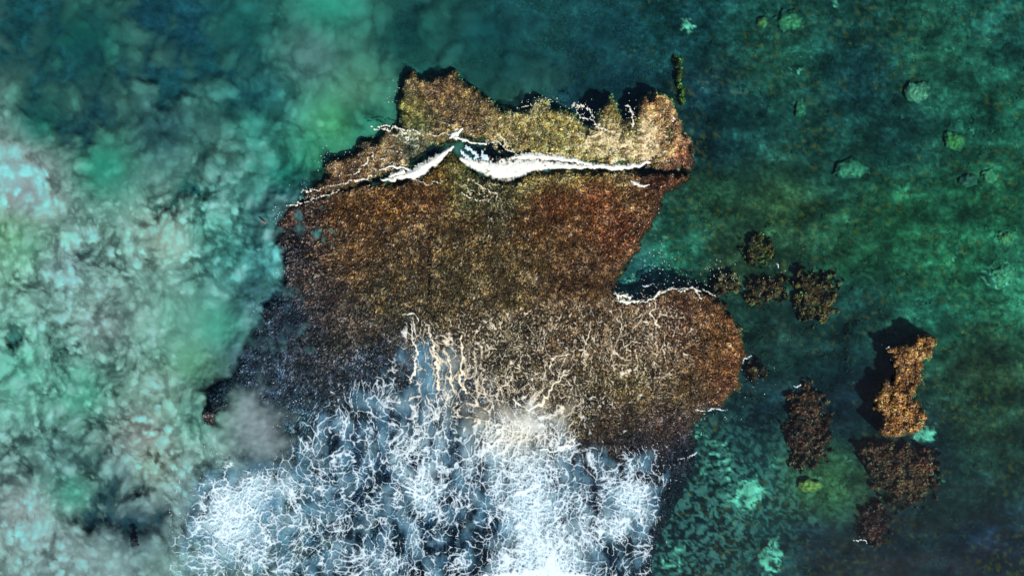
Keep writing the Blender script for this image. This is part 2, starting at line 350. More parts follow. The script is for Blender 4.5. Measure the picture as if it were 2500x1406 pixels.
def rock_mesh(root, poly, zf, name='rock', step=3.2, pad=30, cf=None, dark=.5):
    P = np.array(poly); X, Y = plan(P[:, 0].min()-pad, min(P[:, 0].max()+pad, 1900 if pad == 30 else 9e9), P[:, 1].min()-pad, min(P[:, 1].max()+pad, 1500), step)
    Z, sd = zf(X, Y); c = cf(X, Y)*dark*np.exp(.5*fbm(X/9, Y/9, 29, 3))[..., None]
    wx, wy = W(X, Y, Z)
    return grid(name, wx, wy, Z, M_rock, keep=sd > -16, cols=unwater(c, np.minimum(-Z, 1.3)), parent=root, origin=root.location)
def fronds(root, N, poly, zf, cf, seed, L=(.2, .5), wd=(.09, .19), lift=.2, name='seaweed', mat=None, gain=1.2, flow=None, spread=.6, var=.5, accents=True, patch=0., deep=None):
    r = np.random.default_rng(seed); P = np.array(poly); lo = P.min(0); hi = np.minimum(P.max(0), [1900 if P[:, 0].max() < 1900 else 9e9, 1450])
    xs = []; tot = 0
    while tot < N:
        p = r.uniform(lo, hi, (N, 2)); zz, sd = zf(p[:, 0], p[:, 1]); k = sd > (r.uniform(-3, 24, N) if patch else r.uniform(-5, 3, N))
        if patch: k &= fbm(p[:, 0]/15, p[:, 1]/13, seed+13, 3)*.9+r.normal(0, .12, N) > patch-.35
        xs.append(np.column_stack([p[k], zz[k]])); tot += k.sum()
    A = np.concatenate(xs)[:N]; px, py, z = A.T
    ang = flow(px, py) if flow else 6.28*fbm(px/120, py/120, seed+3, 2)
    ang = ang+r.normal(0, spread, N); ln = r.uniform(*L, N)*(1+.5*fbm(px/30, py/30, seed+4, 2)); wdt = r.uniform(*wd, N)
    up = r.uniform(.05, lift, N); x, y = W(px, py, z)
    d = np.column_stack([np.cos(ang), np.sin(ang)]); n = np.column_stack([-d[:, 1], d[:, 0]]); tw = r.normal(0, .35, N)*wdt
    V = np.zeros((N, 5, 3)); z0 = z+.02
    for i, (t, w_, hh) in enumerate(((0, .5, 0), (.5, 1., 1.), (1., .0, .7))):
        c = np.column_stack([x, y])+d*(ln*(t-.5))[:, None]+n*(r.normal(0, .06, N)*ln)[:, None]*(t > .4)
        if i < 2:
            V[:, 2*i, :2] = c+n*(wdt*w_*.5)[:, None]; V[:, 2*i+1, :2] = c-n*(wdt*w_*.5)[:, None]
            V[:, 2*i, 2] = z0+up*hh+tw*w_; V[:, 2*i+1, 2] = z0+up*hh-tw*w_
        else: V[:, 4, :2] = c; V[:, 4, 2] = z0+up*hh
    base = cf(px, py)
    cl = fbm(px/16, py/16, seed+5, 3); cl2 = fbm(px/60, py/45, seed+6, 3)
    cl3 = fbm(px/7, py/7, seed+11, 2); b = np.exp(r.normal(0, var, N)+1.25*cl+.95*cl2+.7*cl3-.1)
    hue = r.normal(0, 1, N)+1.2*fbm(px/35, py/35, seed+8, 2)
    c = base*b[:, None]*gain*np.stack([.94+.09*hue, 1+0*hue, 1.12-.14*hue], 1)
    f1, f2 = worley(px/30+.6*fbm(px/20, py/20, seed+15, 3), py/52+.6*fbm(px/20, py/20, seed+16, 3), seed+17)
    c = c*(1+(1.1*np.exp(-(f2-f1)/.07)-.18)[:, None]*np.array([1.05, 1., .8])*ss(-.3, .5, cl2+.2)[:, None])
    if accents:
        sh = ss(-1.3, -.5, z)
        k = r.random(N) < sh*.06*(1+2.*cl2+1.5*cl); c[k] = c[k]*.4+np.array([.42, .36, .25])*r.uniform(.4, 1.1, k.sum())[:, None]
        k = r.random(N) < sh*.05*np.clip(.8+2*fbm(px/50, py/50, seed+9, 2), 0, 3); c[k] = c[k]*.5+np.array([.22, .13, .015])*r.uniform(.4, 1.2, k.sum())[:, None]
    c = unwater(np.clip(c, .003, 1), np.minimum(-z, (deep(px, py) if deep else -z)))
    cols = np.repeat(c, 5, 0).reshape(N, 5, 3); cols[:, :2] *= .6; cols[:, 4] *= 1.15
    o = np.arange(N)[:, None]*5; lp = (o+np.array([0, 1, 3, 2, 2, 3, 4])).ravel()
    st = (np.arange(N)[:, None]*7+np.array([0, 4])).ravel()
    V = V-np.array(root.location)
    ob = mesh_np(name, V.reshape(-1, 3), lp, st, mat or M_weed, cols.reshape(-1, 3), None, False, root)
    ob['kind'] = 'stuff'; return ob
def flow_main(px, py):
    # combed towards the lower right in the middle, fanning to the edges
    a = fastfield(px, py, [(1350,480,-1.0),(1500,480,-.7),(1550,580,-.35),(1400,640,-.8),(1200,600,-1.45),(1000,600,-1.6),(850,560,-2.1),(750,600,-2.4),(1000,800,-1.6),(1250,800,-1.5),(1500,850,-1.4),(1700,800,-1.0),(1780,880,-.3),(1700,960,-.6),(1100,460,-1.3),(900,480,-1.9),(1100,1100,-1.57)], 3.)[..., 0]
    return a+.6*fbm(px/70, py/70, 77, 2)
zmain = lambda x, y: reef_z(x, y, MAIN)
zledge = lambda x, y: reef_z(x, y, LEDGE, rag=13.)
main = empty('reef', W(1200, 800)+(-3.9,)); tag(main, 'large brown seaweed-covered reef shelf filling the middle of the picture', 'reef')
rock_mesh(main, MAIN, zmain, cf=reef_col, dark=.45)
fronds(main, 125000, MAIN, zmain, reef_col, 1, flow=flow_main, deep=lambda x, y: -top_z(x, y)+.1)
ledge = empty('reef', W(1350, 330)+(-3.9,)); tag(ledge, 'ragged olive and yellow reef ledge above the white surge channel', 'reef')
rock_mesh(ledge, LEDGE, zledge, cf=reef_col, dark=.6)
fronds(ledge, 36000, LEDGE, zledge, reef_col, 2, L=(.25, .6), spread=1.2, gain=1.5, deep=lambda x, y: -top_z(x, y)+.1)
print('reef', time.time()-T0)

# bushy weed clumps on the ledge
def clump_mesh(seed, mat, nf=44):
    r = np.random.default_rng(seed); V = []; 
    for i in range(nf):
        th = r.uniform(0, 6.283); ph = math.acos(r.uniform(.05, 1)); rr = r.uniform(.75, 1.1)
        c = np.array([math.sin(ph)*math.cos(th), math.sin(ph)*math.sin(th), .8*math.cos(ph)])*rr
        a = r.normal(0, 1, 3); a -= a@c*c*.8; a /= np.linalg.norm(a); b = np.cross(c, a); b /= np.linalg.norm(b)+1e-6
        s = r.uniform(.16, .34)
        V += [c-a*s, c+b*s*.8, c+a*s, c-b*s*.8]
    V = np.array(V)*.5; return V
def add_clump(me_list, root, px, py, z, r_, size, label=None):
    pass
r = np.random.default_rng(5)
CM = []
for ci, base in enumerate([(128,118,66),(146,138,84),(112,106,66),(150,138,72),(92,92,58),(136,108,62)]):
    V = clump_mesh(40+ci, M_weed); n = len(V)
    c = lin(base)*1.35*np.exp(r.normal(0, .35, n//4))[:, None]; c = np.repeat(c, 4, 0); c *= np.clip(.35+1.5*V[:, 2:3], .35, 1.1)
    o = mesh_np('seaweed_clump', V, np.arange(n), np.arange(0, n, 4), M_weed, c, None, False); CM.append(o.data); bpy.data.objects.remove(o)
cnt = 0
while cnt < 290:
    px, py = r.uniform(1190, 1640), r.uniform(225, 400)
    z, sd = reef_z(np.array([px]), np.array([py]), LEDGE)
    if sd[0] < 6 or z[0] < -1.2: continue
    if px > 1560 and r.random() < .6: continue
    o = bpy.data.objects.new('seaweed_clump', CM[r.integers(6)]); sc.collection.objects.link(o); o.parent = ledge
    x, y = W(px, py, z[0]); s = r.uniform(.55, 1.25)
    o.location = (x-ledge.location.x, y-ledge.location.y, z[0]-ledge.location.z); o.scale = (s, s*r.uniform(.8, 1.2), s*.8); o.rotation_euler = (0, 0, r.uniform(0, 6.28)); cnt += 1

# ------------------------------------------------------------------ smaller reefs
def small_reef(label, poly, top, col, n, seed, accents=(), bumps=.25, edge=9., rag=8., lift=.25, gain=1.2, cat='reef', lob=None):
    lob = (24. if edge > 13 else 5.) if lob is None else lob
    P = np.array(poly, float); c = P.mean(0); bz = -4.0
    tp = [(c[0], c[1], top)]+[tuple(a) for a in accents]
    def zf(px, py):
        wx = px+rag*fbm(px/18, py/18, seed, 4); wy = py+rag*fbm(px/18, py/18, seed+1, 4); sd = sdpoly(wx, wy, poly)
        sd = sd+lob*fbm(px/13, py/13, seed+7, 3)+lob*.5*fbm(px/34, py/34, seed+8, 2)
        t = np.clip((sd+5)/(edge+5), 0, 1); t = ss(0, 1, t) if edge > 13 else 1-(1-t)**2
        tz = field(px, py, tp)[..., 0]+bumps*fbm(px/22, py/22, seed+2, 3)*1.6+.1*fbm(px/6, py/6, seed+3, 2)
        return (bz+(tz-bz)*t).astype(f32), sd
    cf = lambda x, y: np.broadcast_to(lin(col), x.shape+(3,))*np.exp(.5*fbm(x/25, y/25, seed+5, 3))[..., None]
    root = empty('reef', W(c[0], c[1], 0)+(bz,)); tag(root, label, cat)
    rock_mesh(root, poly, zf, step=2.5, pad=29, cf=(lambda x, y: cf(x, y)*np.array([.55, .9, 1.1])) if edge > 13 else cf, dark=.5)
    fronds(root, n, poly, zf, cf, seed+10, L=(.2, .5), spread=2., gain=gain, lift=lift, var=.6, patch=.3 if edge > 13 else 0., deep=lambda x, y: np.full(x.shape, -top*.8+.1))
    return root
small_reef('tall golden brown rock standing out of the sea at the right',
 [(2240,822),(2268,818),(2284,828),(2280,850),(2268,872),(2245,878),(2250,905),(2246,935),(2232,955),(2225,975),(2248,992),(2258,1015),(2250,1040),(2225,1058),(2190,1062),(2160,1062),(2148,1045),(2158,1028),(2150,1010),(2136,995),(2130,980),
  (2142,960),(2148,935),(2165,925),(2178,935),(2186,915),(2184,890),(2170,865),(2166,848),(2180,852),(2200,838),(2222,840)], .05, (146,100,48), 9000, 100, bumps=.3)
small_reef('sunken brown reef with tan right rim just below the golden rock',
 [(2100,1080),(2150,1075),(2200,1082),(2250,1090),(2285,1105),(2290,1140),(2285,1180),(2270,1215),(2240,1235),(2200,1240),(2170,1225),(2130,1190),(2110,1150),(2095,1110)], -2.55, (88,58,34), 5200, 120,
 accents=[(2275,1150,-1.9),(2150,1100,-2.3),(2230,1190,-2.7),(2130,1180,-2.9)], rag=14, edge=22)
small_reef('narrow dark red-brown sunken reef in the bottom right corner area',
 [(2110,1240),(2150,1225),(2180,1250),(2178,1290),(2150,1330),(2130,1345),(2100,1320),(2095,1280)], -2.75, (66,38,28), 1900, 140, rag=14, edge=22)
small_reef('elongated rusty brown sunken reef between the main shelf and the golden rock',
 [(1960,925),(1990,930),(2010,960),(2020,1000),(2035,1040),(2030,1080),(2010,1120),(1980,1145),(1945,1145),(1915,1110),(1910,1060),(1920,1010),(1915,975),(1940,955)], -2.7, (84,50,30), 4200, 160, rag=15, edge=26)
small_reef('largest sunken reef of the ochre speckled ones northeast of the lobe',
 [(1945,660),(1990,665),(2045,672),(2052,700),(2040,735),(2045,770),(2000,800),(1960,790),(1940,750),(1935,700)], -2.7, (84,66,30), 3000, 180, rag=14, edge=24)
small_reef('dark amber sunken reef close to the upper right side of the shelf lobe',
 [(1820,690),(1860,680),(1900,672),(1925,690),(1920,720),(1880,735),(1840,745),(1815,725)], -2.7, (84,60,26), 2000, 200, rag=12, edge=20)
small_reef('round mustard sunken weed mound above the amber reef',
 [(1810,585),(1850,568),(1890,590),(1898,625),(1870,650),(1830,648),(1805,620)], -2.75, (80,70,28), 1600, 220, rag=12, edge=22)
small_reef('small tan sunken ledge beside the white foam of the cove',
 [(1725,690),(1760,668),(1800,672),(1805,700),(1780,722),(1750,722)], -2.3, (96,80,46), 1700, 240, rag=9, edge=16)
small_reef('small brown sunken mound touching the right tip of the shelf lobe',
 [(1822,890),(1850,880),(1875,905),(1865,925),(1830,925)], -2.6, (72,52,30), 900, 260, rag=8, edge=14)
small_reef('thin yellow-green sunken ridge running down to the ledge corner',
 [(1640,145),(1662,135),(1668,170),(1668,215),(1672,255),(1662,262),(1655,220),(1648,180)], -2.5, (96,100,34), 1300, 280, rag=7, edge=14, lob=4)
small_reef('dark crusted rock at the far left tip of the shelf, silt around it',
 [(497,1010),(505,1000),(520,1005),(528,1020),(520,1036),(505,1034)], -.05, (84,78,72), 500, 300, rag=4, edge=6, bumps=.15, cat='rock')
small_reef('tiny dark rock tip in the murky water near the bottom left',
 [(316,1318),(330,1310),(342,1320),(336,1334),(320,1332)], -1.75, (60,66,72), 300, 320, rag=4, edge=5, bumps=.1, cat='rock')
print('small reefs', time.time()-T0)

# pale boulders on the seabed
M_boulder = mat_ground('pale_algae_rock', 2.2, .8, .45, 1.5, .2)
def boulder(label, px, py, rx, ry, col, seed, ztop=-2.75):
    X, Y = plan(px-rx*1.4, px+rx*1.4, py-ry*1.4, py+ry*1.4, max(2.4, rx/14))
    u = (X-px)/rx; v = (Y-py)/ry; d = np.sqrt(u*u+v*v)*(1+.30*fbm(X/24, Y/24, seed, 3))
    Z = -4.0+(ztop+4.0)*np.sqrt(np.clip(1-d**2, 0, 1))**.8+.14*fbm(X/11, Y/11, seed+1, 3)
    f1, f2 = worley(X/13+.3*fbm(X/8, Y/8, seed, 2), Y/13, seed+3); Z = Z-.35*np.clip(.35-(f2-f1), 0, 1)
    t = lin(col)*np.exp(.5*fbm(X/8, Y/8, seed+2, 3)-1.2*np.clip(.3-(f2-f1), 0, 1))[..., None]
    rim = ss(.45, .95, d+.25*fbm(X/9, Y/9, seed+4, 3))[..., None]; t = t*(1-rim)+colfield(X, Y, BED)*rim   # colour fades into the seabed's towards the rim
    wx, wy = W(X, Y, Z); o0 = W(px, py, -4.)+(-4.,)
    o = grid('boulder', wx, wy, Z, M_boulder, keep=d < 1.0, cols=unwater(t, -Z), origin=o0); o.location = o0
    tag(o, label, 'boulder', 'pale boulders on the seabed')
boulder('round pale green boulder on the dark seabed, upper right', 2238,226,36,30,(78,150,120),400)
boulder('lime green sunken boulder right of centre near the right edge, below the round pale one', 2330,345,32,27,(62,140,82),410)
boulder('wide teal-green boulder with a dark underside, middle of the right sea', 2078,412,46,30,(52,128,98),420)
boulder('bright green small boulder close to the right edge, right of a dim grey-green one', 2414,428,24,24,(68,150,108),430)
boulder('dim grey-green boulder with dark cracks, left of the bright green small one', 2362,440,30,22,(46,100,84),440)
boulder('broad mossy green boulder near the top edge, right of the teal sand fork', 1930,50,38,28,(54,130,92),450)
boulder('yellow-green rock beside the broad mossy boulder at the top', 1860,55,18,16,(78,142,84),460)
boulder('upright oval green boulder left of the long dark gully', 1953,265,17,30,(46,118,88),470)
boulder('large pale green boulder at the right edge, halfway down', 2448,672,40,34,(66,150,112),480)
boulder('green boulder just above the largest pale one at the right edge', 2455,580,28,20,(70,140,92),490)
boulder('yellow-green flat boulder in the mottled sand at lower right', 1975,1185,34,20,(104,150,78),500)
print('boulders', time.time()-T0)

# weed tufts growing on the seabed (stuff)
def weedbed(N, seed, x0, x1, y0, y1, dens, s=(.16, .4), name='weed_bed', label=None, gain=1.2, cmul=None):
    r = np.random.default_rng(seed); px = r.uniform(x0, x1, N*4); py = r.uniform(y0, y1, N*4)
    k = r.random(N*4) < dens(px, py); px = px[k][:N]; py = py[k][:N]; N = len(px)
    z = bed_z(px, py); base = bed_col(px, py, z); x, y = W(px, py, z); base = np.where(base > .5, .5, base)
    fd = 4; a0 = r.uniform(0, 6.28, N); sz = r.uniform(*s, N); V = np.zeros((N, fd, 3, 3)); b = np.exp(r.normal(0, .22, (N, fd)))
    for i in range(fd):
        a = a0+i*1.57+r.normal(0, .5, N); d = np.column_stack([np.cos(a), np.sin(a)]); n = np.column_stack([-d[:, 1], d[:, 0]]); c = np.column_stack([x, y])
        h = r.uniform(.02, .10, N)
        V[:, i, 0, :2] = c-n*(sz*.3)[:, None]; V[:, i, 1, :2] = c+n*(sz*.3)[:, None]; V[:, i, 2, :2] = c+d*(sz*1.3)[:, None]
        V[:, i, 0, 2] = V[:, i, 1, 2] = z+h*.5; V[:, i, 2, 2] = z+h
    mul = np.ones(3) if cmul is None else np.array(cmul)
    c = base[:, None, :]*b[..., None]*gain*mul
    k = r.random(N) < .10; c[k] = c[k]*.6+np.array([.09, .065, .01])*r.uniform(.2, 1, (k.sum(), fd, 1))
    c = np.repeat(np.clip(c, .003, .8)[:, :, None, :], 3, 2)
    o = mesh_np(name, V.reshape(-1, 3), np.arange(N*fd*3), np.arange(0, N*fd*3, 3), M_deepweed, c.reshape(-1, 3), None, False)
    tag(o, label, 'seaweed', None, 'stuff')
weedbed(7000, 7, 1400, 2600, -60, 1460, lambda x, y: ss(1450, 1700, x)*(1-.95*np.clip(gauss(x, y, SAND+[(1780,1220,170,.8,200),(1650,1350,120,.6,90)]), 0, 1))*ss(-.5, .4, fbm(x/40, y/30, 89, 3)), label='dim green and ochre weed carpeting the seabed right of the reef')
weedbed(9000, 8, 850, 1650, -60, 300, lambda x, y: .5*ss(-.3, .5, fbm(x/80, y/60, 88, 2)), label='sparse olive weed on the deep seabed above the ledge')
print('weed', time.time()-T0)

# ------------------------------------------------------------------ silt clouds
SD = [(60,60,-.05),(200,110,.22),(400,60,-.15),(250,60,.3),(320,120,.2),(460,90,-.15),(420,180,.0),(150,150,.25),(540,60,.1),(600,60,.25),(800,15,.6),(1000,30,.15),(1200,30,.1),(700,150,.25),(760,140,.45),(100,250,.2),(250,290,-.05),(200,330,-.1),
 (350,250,.3),(500,250,.3),(440,150,-.1),(600,230,.2),(620,300,.45),(540,350,.3),(640,370,.3),(700,330,.4),(800,300,.6),(840,360,.6),(880,230,.45),(900,300,.5),(940,280,.5),(60,350,.5),(30,440,1.0),(100,420,.5),(250,410,.7),(380,430,.55),(450,420,.3),(500,400,.3),
 (600,430,.45),(700,430,.5),(500,470,.2),(400,520,.15),(560,470,.2),(640,520,.5),(300,500,.8),(200,480,.6),(60,530,.5),(410,575,.85),(520,540,.65),(600,600,.5),(100,650,.7),(200,700,.75),(260,790,.8),(380,660,.6),(230,640,.35),(480,650,.4),(560,700,.55),(640,650,.6),
 (60,780,.6),(70,840,.35),(160,870,.3),(330,760,.75),(400,800,.7),(500,800,.85),(560,820,.95),(470,900,.95),(400,900,.7),(300,880,.5),(200,950,.75),(60,930,.75),(300,950,.6),(400,970,.55),(350,1070,.85),(250,1050,.5),(200,1110,.25),(100,1100,.4),(450,1020,.8),
 (480,1100,.75),(400,1130,.65),(300,1170,.3),(260,1190,.1),(240,1260,-.1),(330,1290,-.2),(380,1260,.05),(400,1300,.25),(180,1200,.8),(60,1240,.9),(80,1330,.8),(150,1380,.85),(260,1370,.9),(350,1360,.7),(420,1380,.6),(450,1250,.7),(420,1200,.6),(0,1160,.4),(540,1080,.7),
 (660,720,.35),(620,860,.35),(700,900,.15),(640,980,.5),(600,1000,.75),(620,1060,.8),(560,1050,.5),(720,1020,.25),(800,850,.05),(780,700,.0),(760,980,.2),(640,1100,.7),(700,600,-.2),(720,520,.0),(850,600,-.4),(900,800,-.4),(950,700,-.5),(1000,250,.1),(1050,150,.1),(1200,150,.05),
 (1150,90,.2),(1000,100,.15),(880,120,.3),(1400,100,-.1),(1350,220,.1),(1600,100,-.4),(1000,500,-.5),(950,420,-.4),(850,420,-.1),(760,400,.4),(730,480,.3),(900,950,-.2),(800,1050,.2),(600,930,.1),(520,960,-.1),(530,1010,.1),(700,1200,.5),(560,1250,.7),(600,1350,.6),(500,1400,.6)]
SC = [(30,440,215,225,228),(60,470,185,200,204),(100,300,50,140,125),(250,410,62,165,140),(200,120,36,125,115),(600,60,50,135,130),(800,15,70,180,155),(760,140,110,165,160),(820,300,88,185,130),(870,230,100,165,140),(640,240,65,150,155),(620,300,75,165,150),(700,430,50,160,140),
 (500,550,110,190,175),(410,575,175,205,190),(560,620,100,190,180),(640,650,100,185,185),(60,600,118,185,155),(20,570,132,190,150),(150,650,145,180,180),(260,790,148,175,172),(400,780,120,185,165),(330,760,135,175,165),(540,800,95,190,165),(470,890,118,190,155),
 (400,950,140,180,165),(200,960,98,180,155),(50,900,110,185,165),(350,1070,175,185,180),(360,1130,165,190,175),(480,1020,125,195,175),(300,1150,110,150,150),(150,1120,115,165,160),(180,1200,90,170,150),(60,1250,165,185,185),(160,1330,150,175,175),(260,1370,155,185,185),
 (450,1250,140,170,170),(330,1280,90,120,135),(620,1010,165,185,190),(650,1070,150,170,175),(600,880,75,100,125),(700,760,70,100,125),(700,950,75,105,125),(640,720,85,140,150),(900,300,60,150,125),(1000,100,40,110,105),(1200,100,36,100,105),(400,320,60,110,115),
 (540,360,90,145,135),(560,1250,160,205,210),(420,1390,150,190,185),(740,480,90,160,160),(700,510,110,170,175),(770,390,70,170,130)]
CRISP = [(100,60,.08),(500,60,.15),(800,60,.2),(200,300,.25),(600,250,.35),(900,250,.35),(100,420,.6),(400,420,.5),(700,400,.55),(500,550,.9),(200,650,.9),(600,650,.7),(100,900,.9),(400,900,.9),(540,850,.35),(470,880,.3),(200,1200,.6),(100,1300,.9),(400,1100,1),(300,1300,.5),(640,1000,.4),
 (700,800,.6),(1100,100,.2)]
def puffs(x, y, s, seed):
    """round puffs of uneven size scattered over the plane; 0..1"""
    x = x/s; y = y/s; x0 = np.floor(x).astype(np.int64); y0 = np.floor(y).astype(np.int64); out = np.zeros(x.shape, f32)
    for i in (-1, 0, 1):
        for j in (-1, 0, 1):
            cx = x0+i; cy = y0+j; h = rnd(cx, cy, seed+3); r = .35+.5*h
            d2 = ((cx+.5+(rnd(cx, cy, seed)-.5)-x)**2+(cy+.5+(rnd(cx, cy, seed+7)-.5)-y)**2)/(r*r)
            a = .25+.75*rnd(cx, cy, seed+11)
            out = np.maximum(out, a*np.clip(1-d2, 0, 1)**.8)
    return out
def billow(px, py, seed, crisp):
    """cauliflower relief: heaps of rounded puffs, smaller ones riding on the bigger"""
    wx = px+18*fbm(px/110, py/110, seed, 2)+4*fbm(px/12, py/12, seed+2, 3); wy = py+18*fbm(px/110, py/110, seed+1, 2)+4*fbm(px/12, py/12, seed+3, 3)
    t = 0; lump = 1.; tf = 0
    for i, (s, a) in enumerate(((95, .5), (54, .7), (33, .9), (20, .9), (12.5, .7), (8, .45))):
        d = puffs(wx+i*31, wy-i*23, s, seed+20*i+20)
        k = a*(1 if i < 2 else crisp**(.5*(i-1)))
        t = t+k*(d-.26)*lump; tf = tf+(k*(d-.26)*lump if i > 1 else 0); lump = .45+1.1*d if i else 1.
    return t, tf
X, Y = plan(-160, 1560, -140, 1500, 3.3)
base = fastfield(X, Y, SD, 4.2)[..., 0]; cr = np.clip(fastfield(X, Y, CRISP)[..., 0], 0.03, 1)
B, Bf = billow(X, Y, 600, cr); soft = fbm(X/75, Y/75, 650, 5, .55)
D = base*.74+.10+.80*B*(.45+.55*cr)+.16*soft-.10*ss(420, 120, Y)*ss(900, 500, X)-.10-.35*ss(660, 800, X)*ss(1000, 1150, Y)
edge = ss(1500, 1250, X)
D = D*edge-(1-edge)*.3
# the clouds thin out over the reef and ledge
sdm = sdpoly(X+14*soft, Y+14*soft, MAIN); sdl = sdpoly(X, Y, LEDGE)
D = D-(.62-.32*ss(830, 640, X))*ss(-6, 12, sdm)-.8*ss(-14, 4, sdl)+.75*gauss(X, Y, [(595,985,34,1.),(620,1045,48,1.,34),(655,1085,40,.9,30),(560,1085,40,.5,40)])
inside = ss(-6, 12, sdm)
cov = ss(-.22, .5, D); cov = cov*(1-.25*inside)
zz = -2.2+.35*np.clip(base, -.3, 1.2)+.05*np.clip(D, -.3, 1.5)+.10*soft+.012*B
near = ss(-75, -6, sdm)                       # silt raised against the reef's flank and low rim to cover its cast shadow
zz = zz*(1-near)+near*np.maximum(zz, np.clip(top_z(X, Y), -3, -.2)+.42+.1*np.clip(D, 0, 1))
zz = np.minimum(zz, -.12).astype(f32)
cc = colfield(X, Y, SC, 2.7); cc = np.clip(cc.mean(-1, keepdims=True)+(cc-cc.mean(-1, keepdims=True))*1.08, .01, 1)
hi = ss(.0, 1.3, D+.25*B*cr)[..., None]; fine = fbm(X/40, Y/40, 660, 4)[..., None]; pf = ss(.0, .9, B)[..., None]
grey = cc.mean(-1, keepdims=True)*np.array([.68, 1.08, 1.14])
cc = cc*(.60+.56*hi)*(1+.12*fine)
cc = cc*np.exp(.42*np.clip(Bf, -.8, 1.2)*ss(.1, .6, cr))[..., None]  # denser puffs paler; the puffs' shading is also put into this colour
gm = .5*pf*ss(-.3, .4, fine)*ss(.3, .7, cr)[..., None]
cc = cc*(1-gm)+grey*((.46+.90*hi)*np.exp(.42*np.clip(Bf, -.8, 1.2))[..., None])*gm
wx, wy = W(X, Y, zz)
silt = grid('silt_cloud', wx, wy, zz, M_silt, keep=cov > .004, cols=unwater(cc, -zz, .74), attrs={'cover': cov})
tag(silt, 'billowing pale teal clouds of stirred-up sand filling the left side of the sea', 'silt', None, 'stuff')
print('silt', time.time()-T0)

# ------------------------------------------------------------------ foam
def lace(px, py, s, st, wid, seed):
    wx = px+s*.36*fbm(px/s/1.2, py/s/1.2, seed, 3, .6)+s*1.5*fbm(px/s/4.5, py/s/4.5, seed+2, 2); wy = py+s*.36*fbm(px/s/1.2, py/s/1.2, seed+5, 3, .6)+s*1.5*fbm(px/s/4.5, py/s/4.5, seed+3, 2)
    f1, f2 = worley(wx/s, (wy if st is None else st(wy))/s, seed+9); e = f2-f1
    return np.clip(1.35*np.exp(-(e/(wid*.8))**1.2)-.12, 0, 1)
DEN = [(410,1260,.05),(380,1200,-.2),(400,1340,.25),(440,1300,.35),(480,1200,.25),(520,1160,.45),(560,1130,.3),(600,1160,.7),(520,1250,.8),(580,1290,1.15),(640,1180,.95),(690,1120,.4),(650,1090,-.1),(700,1060,.1),(760,1030,.45),(720,1000,-.1),(800,970,.4),(760,930,-.2),(850,920,.2),
 (900,960,.55),(900,890,.0),(960,880,.3),(960,820,.0),(1000,765,.25),(1000,830,.4),(1040,870,.5),(1090,850,.45),(1100,920,.7),(1150,900,.45),(1050,960,.6),(950,1000,.55),(850,1040,.6),(760,1100,.7),(700,1190,.75),(650,1250,.6),(700,1300,.55),(620,1340,.7),(520,1340,.6),
 (500,1400,.5),(600,1400,.45),(750,1350,.5),(800,1250,.55),(850,1150,.6),(900,1230,.55),(950,1320,.55),(1030,1190,.8),(1000,1120,.75),(1060,1080,.7),(1130,1050,.45),(1180,1000,.55),(1200,1080,.85),(1250,950,.3),(1300,1010,.85),(1350,950,.5),(1250,1060,.95),(1330,1070,.9),(1380,1000,.55),
 (1400,1090,.6),(1450,1060,.0),(1400,900,.2),(1300,880,.12),(1200,850,.1),(1150,780,.0),(1450,1150,.6),(1500,1100,.35),(1560,1130,.45),(1550,1200,.8),(1500,1170,.6),(1620,1150,.25),(1650,1200,.2),(1600,1250,.6),(1680,1100,-.1),(1680,1250,-.3),(1580,1330,.6),(1620,1330,.1),(1560,1400,.35),(1640,1400,-.3),
 (1500,1280,.75),(1500,1370,.45),(1400,1200,.7),(1440,1300,.8),(1340,1200,.75),(1280,1150,.9),(1280,1260,1.05),(1300,1330,.95),(1350,1340,1.1),(1340,1400,1.3),(1250,1390,1.0),(1230,1300,.6),(1170,1250,.55),(1100,1200,.5),(1120,1330,.5),(1050,1390,.6),(1150,1370,.5),(900,1390,.65),(1500,960,.1),
 (1550,880,.15),(1620,860,.12),(1700,900,-.1),(1500,800,.05),(1600,1000,-.3),(1350,800,.05),(1250,740,.03),(1600,780,.12),(1300,700,-.1),(1100,700,-.1),(900,700,-.4),(850,800,-.5),(1000,700,-.2),(1500,650,-.4),(1700,1000,-.5),(1800,900,-.5),(1450,1020,-.1),(1540,1040,-.3)]
def sparse_glint(px, py):
    return gauss(px, py, [(1330,860,250,.65,120),(1580,850,120,.9,100),(1150,790,130,.55,80),(1600,770,70,.6,50),(1400,1000,150,.4,60),(1250,950,150,.6,60)])
FOAMPOLY = [(415,1260),(440,1200),(490,1145),(600,1130),(690,1115),(720,1050),(740,985),(860,915),(895,900),(945,850),(985,750),(1035,750),(1065,810),(1115,800),(1250,760),(1400,730),(1560,700),(1700,800),(1650,950),(1450,1010),(1450,1060),(1550,1070),(1640,1060),(1700,1080),(1640,1200),(1610,1300),(1600,1500),(400,1500),(400,1330)]
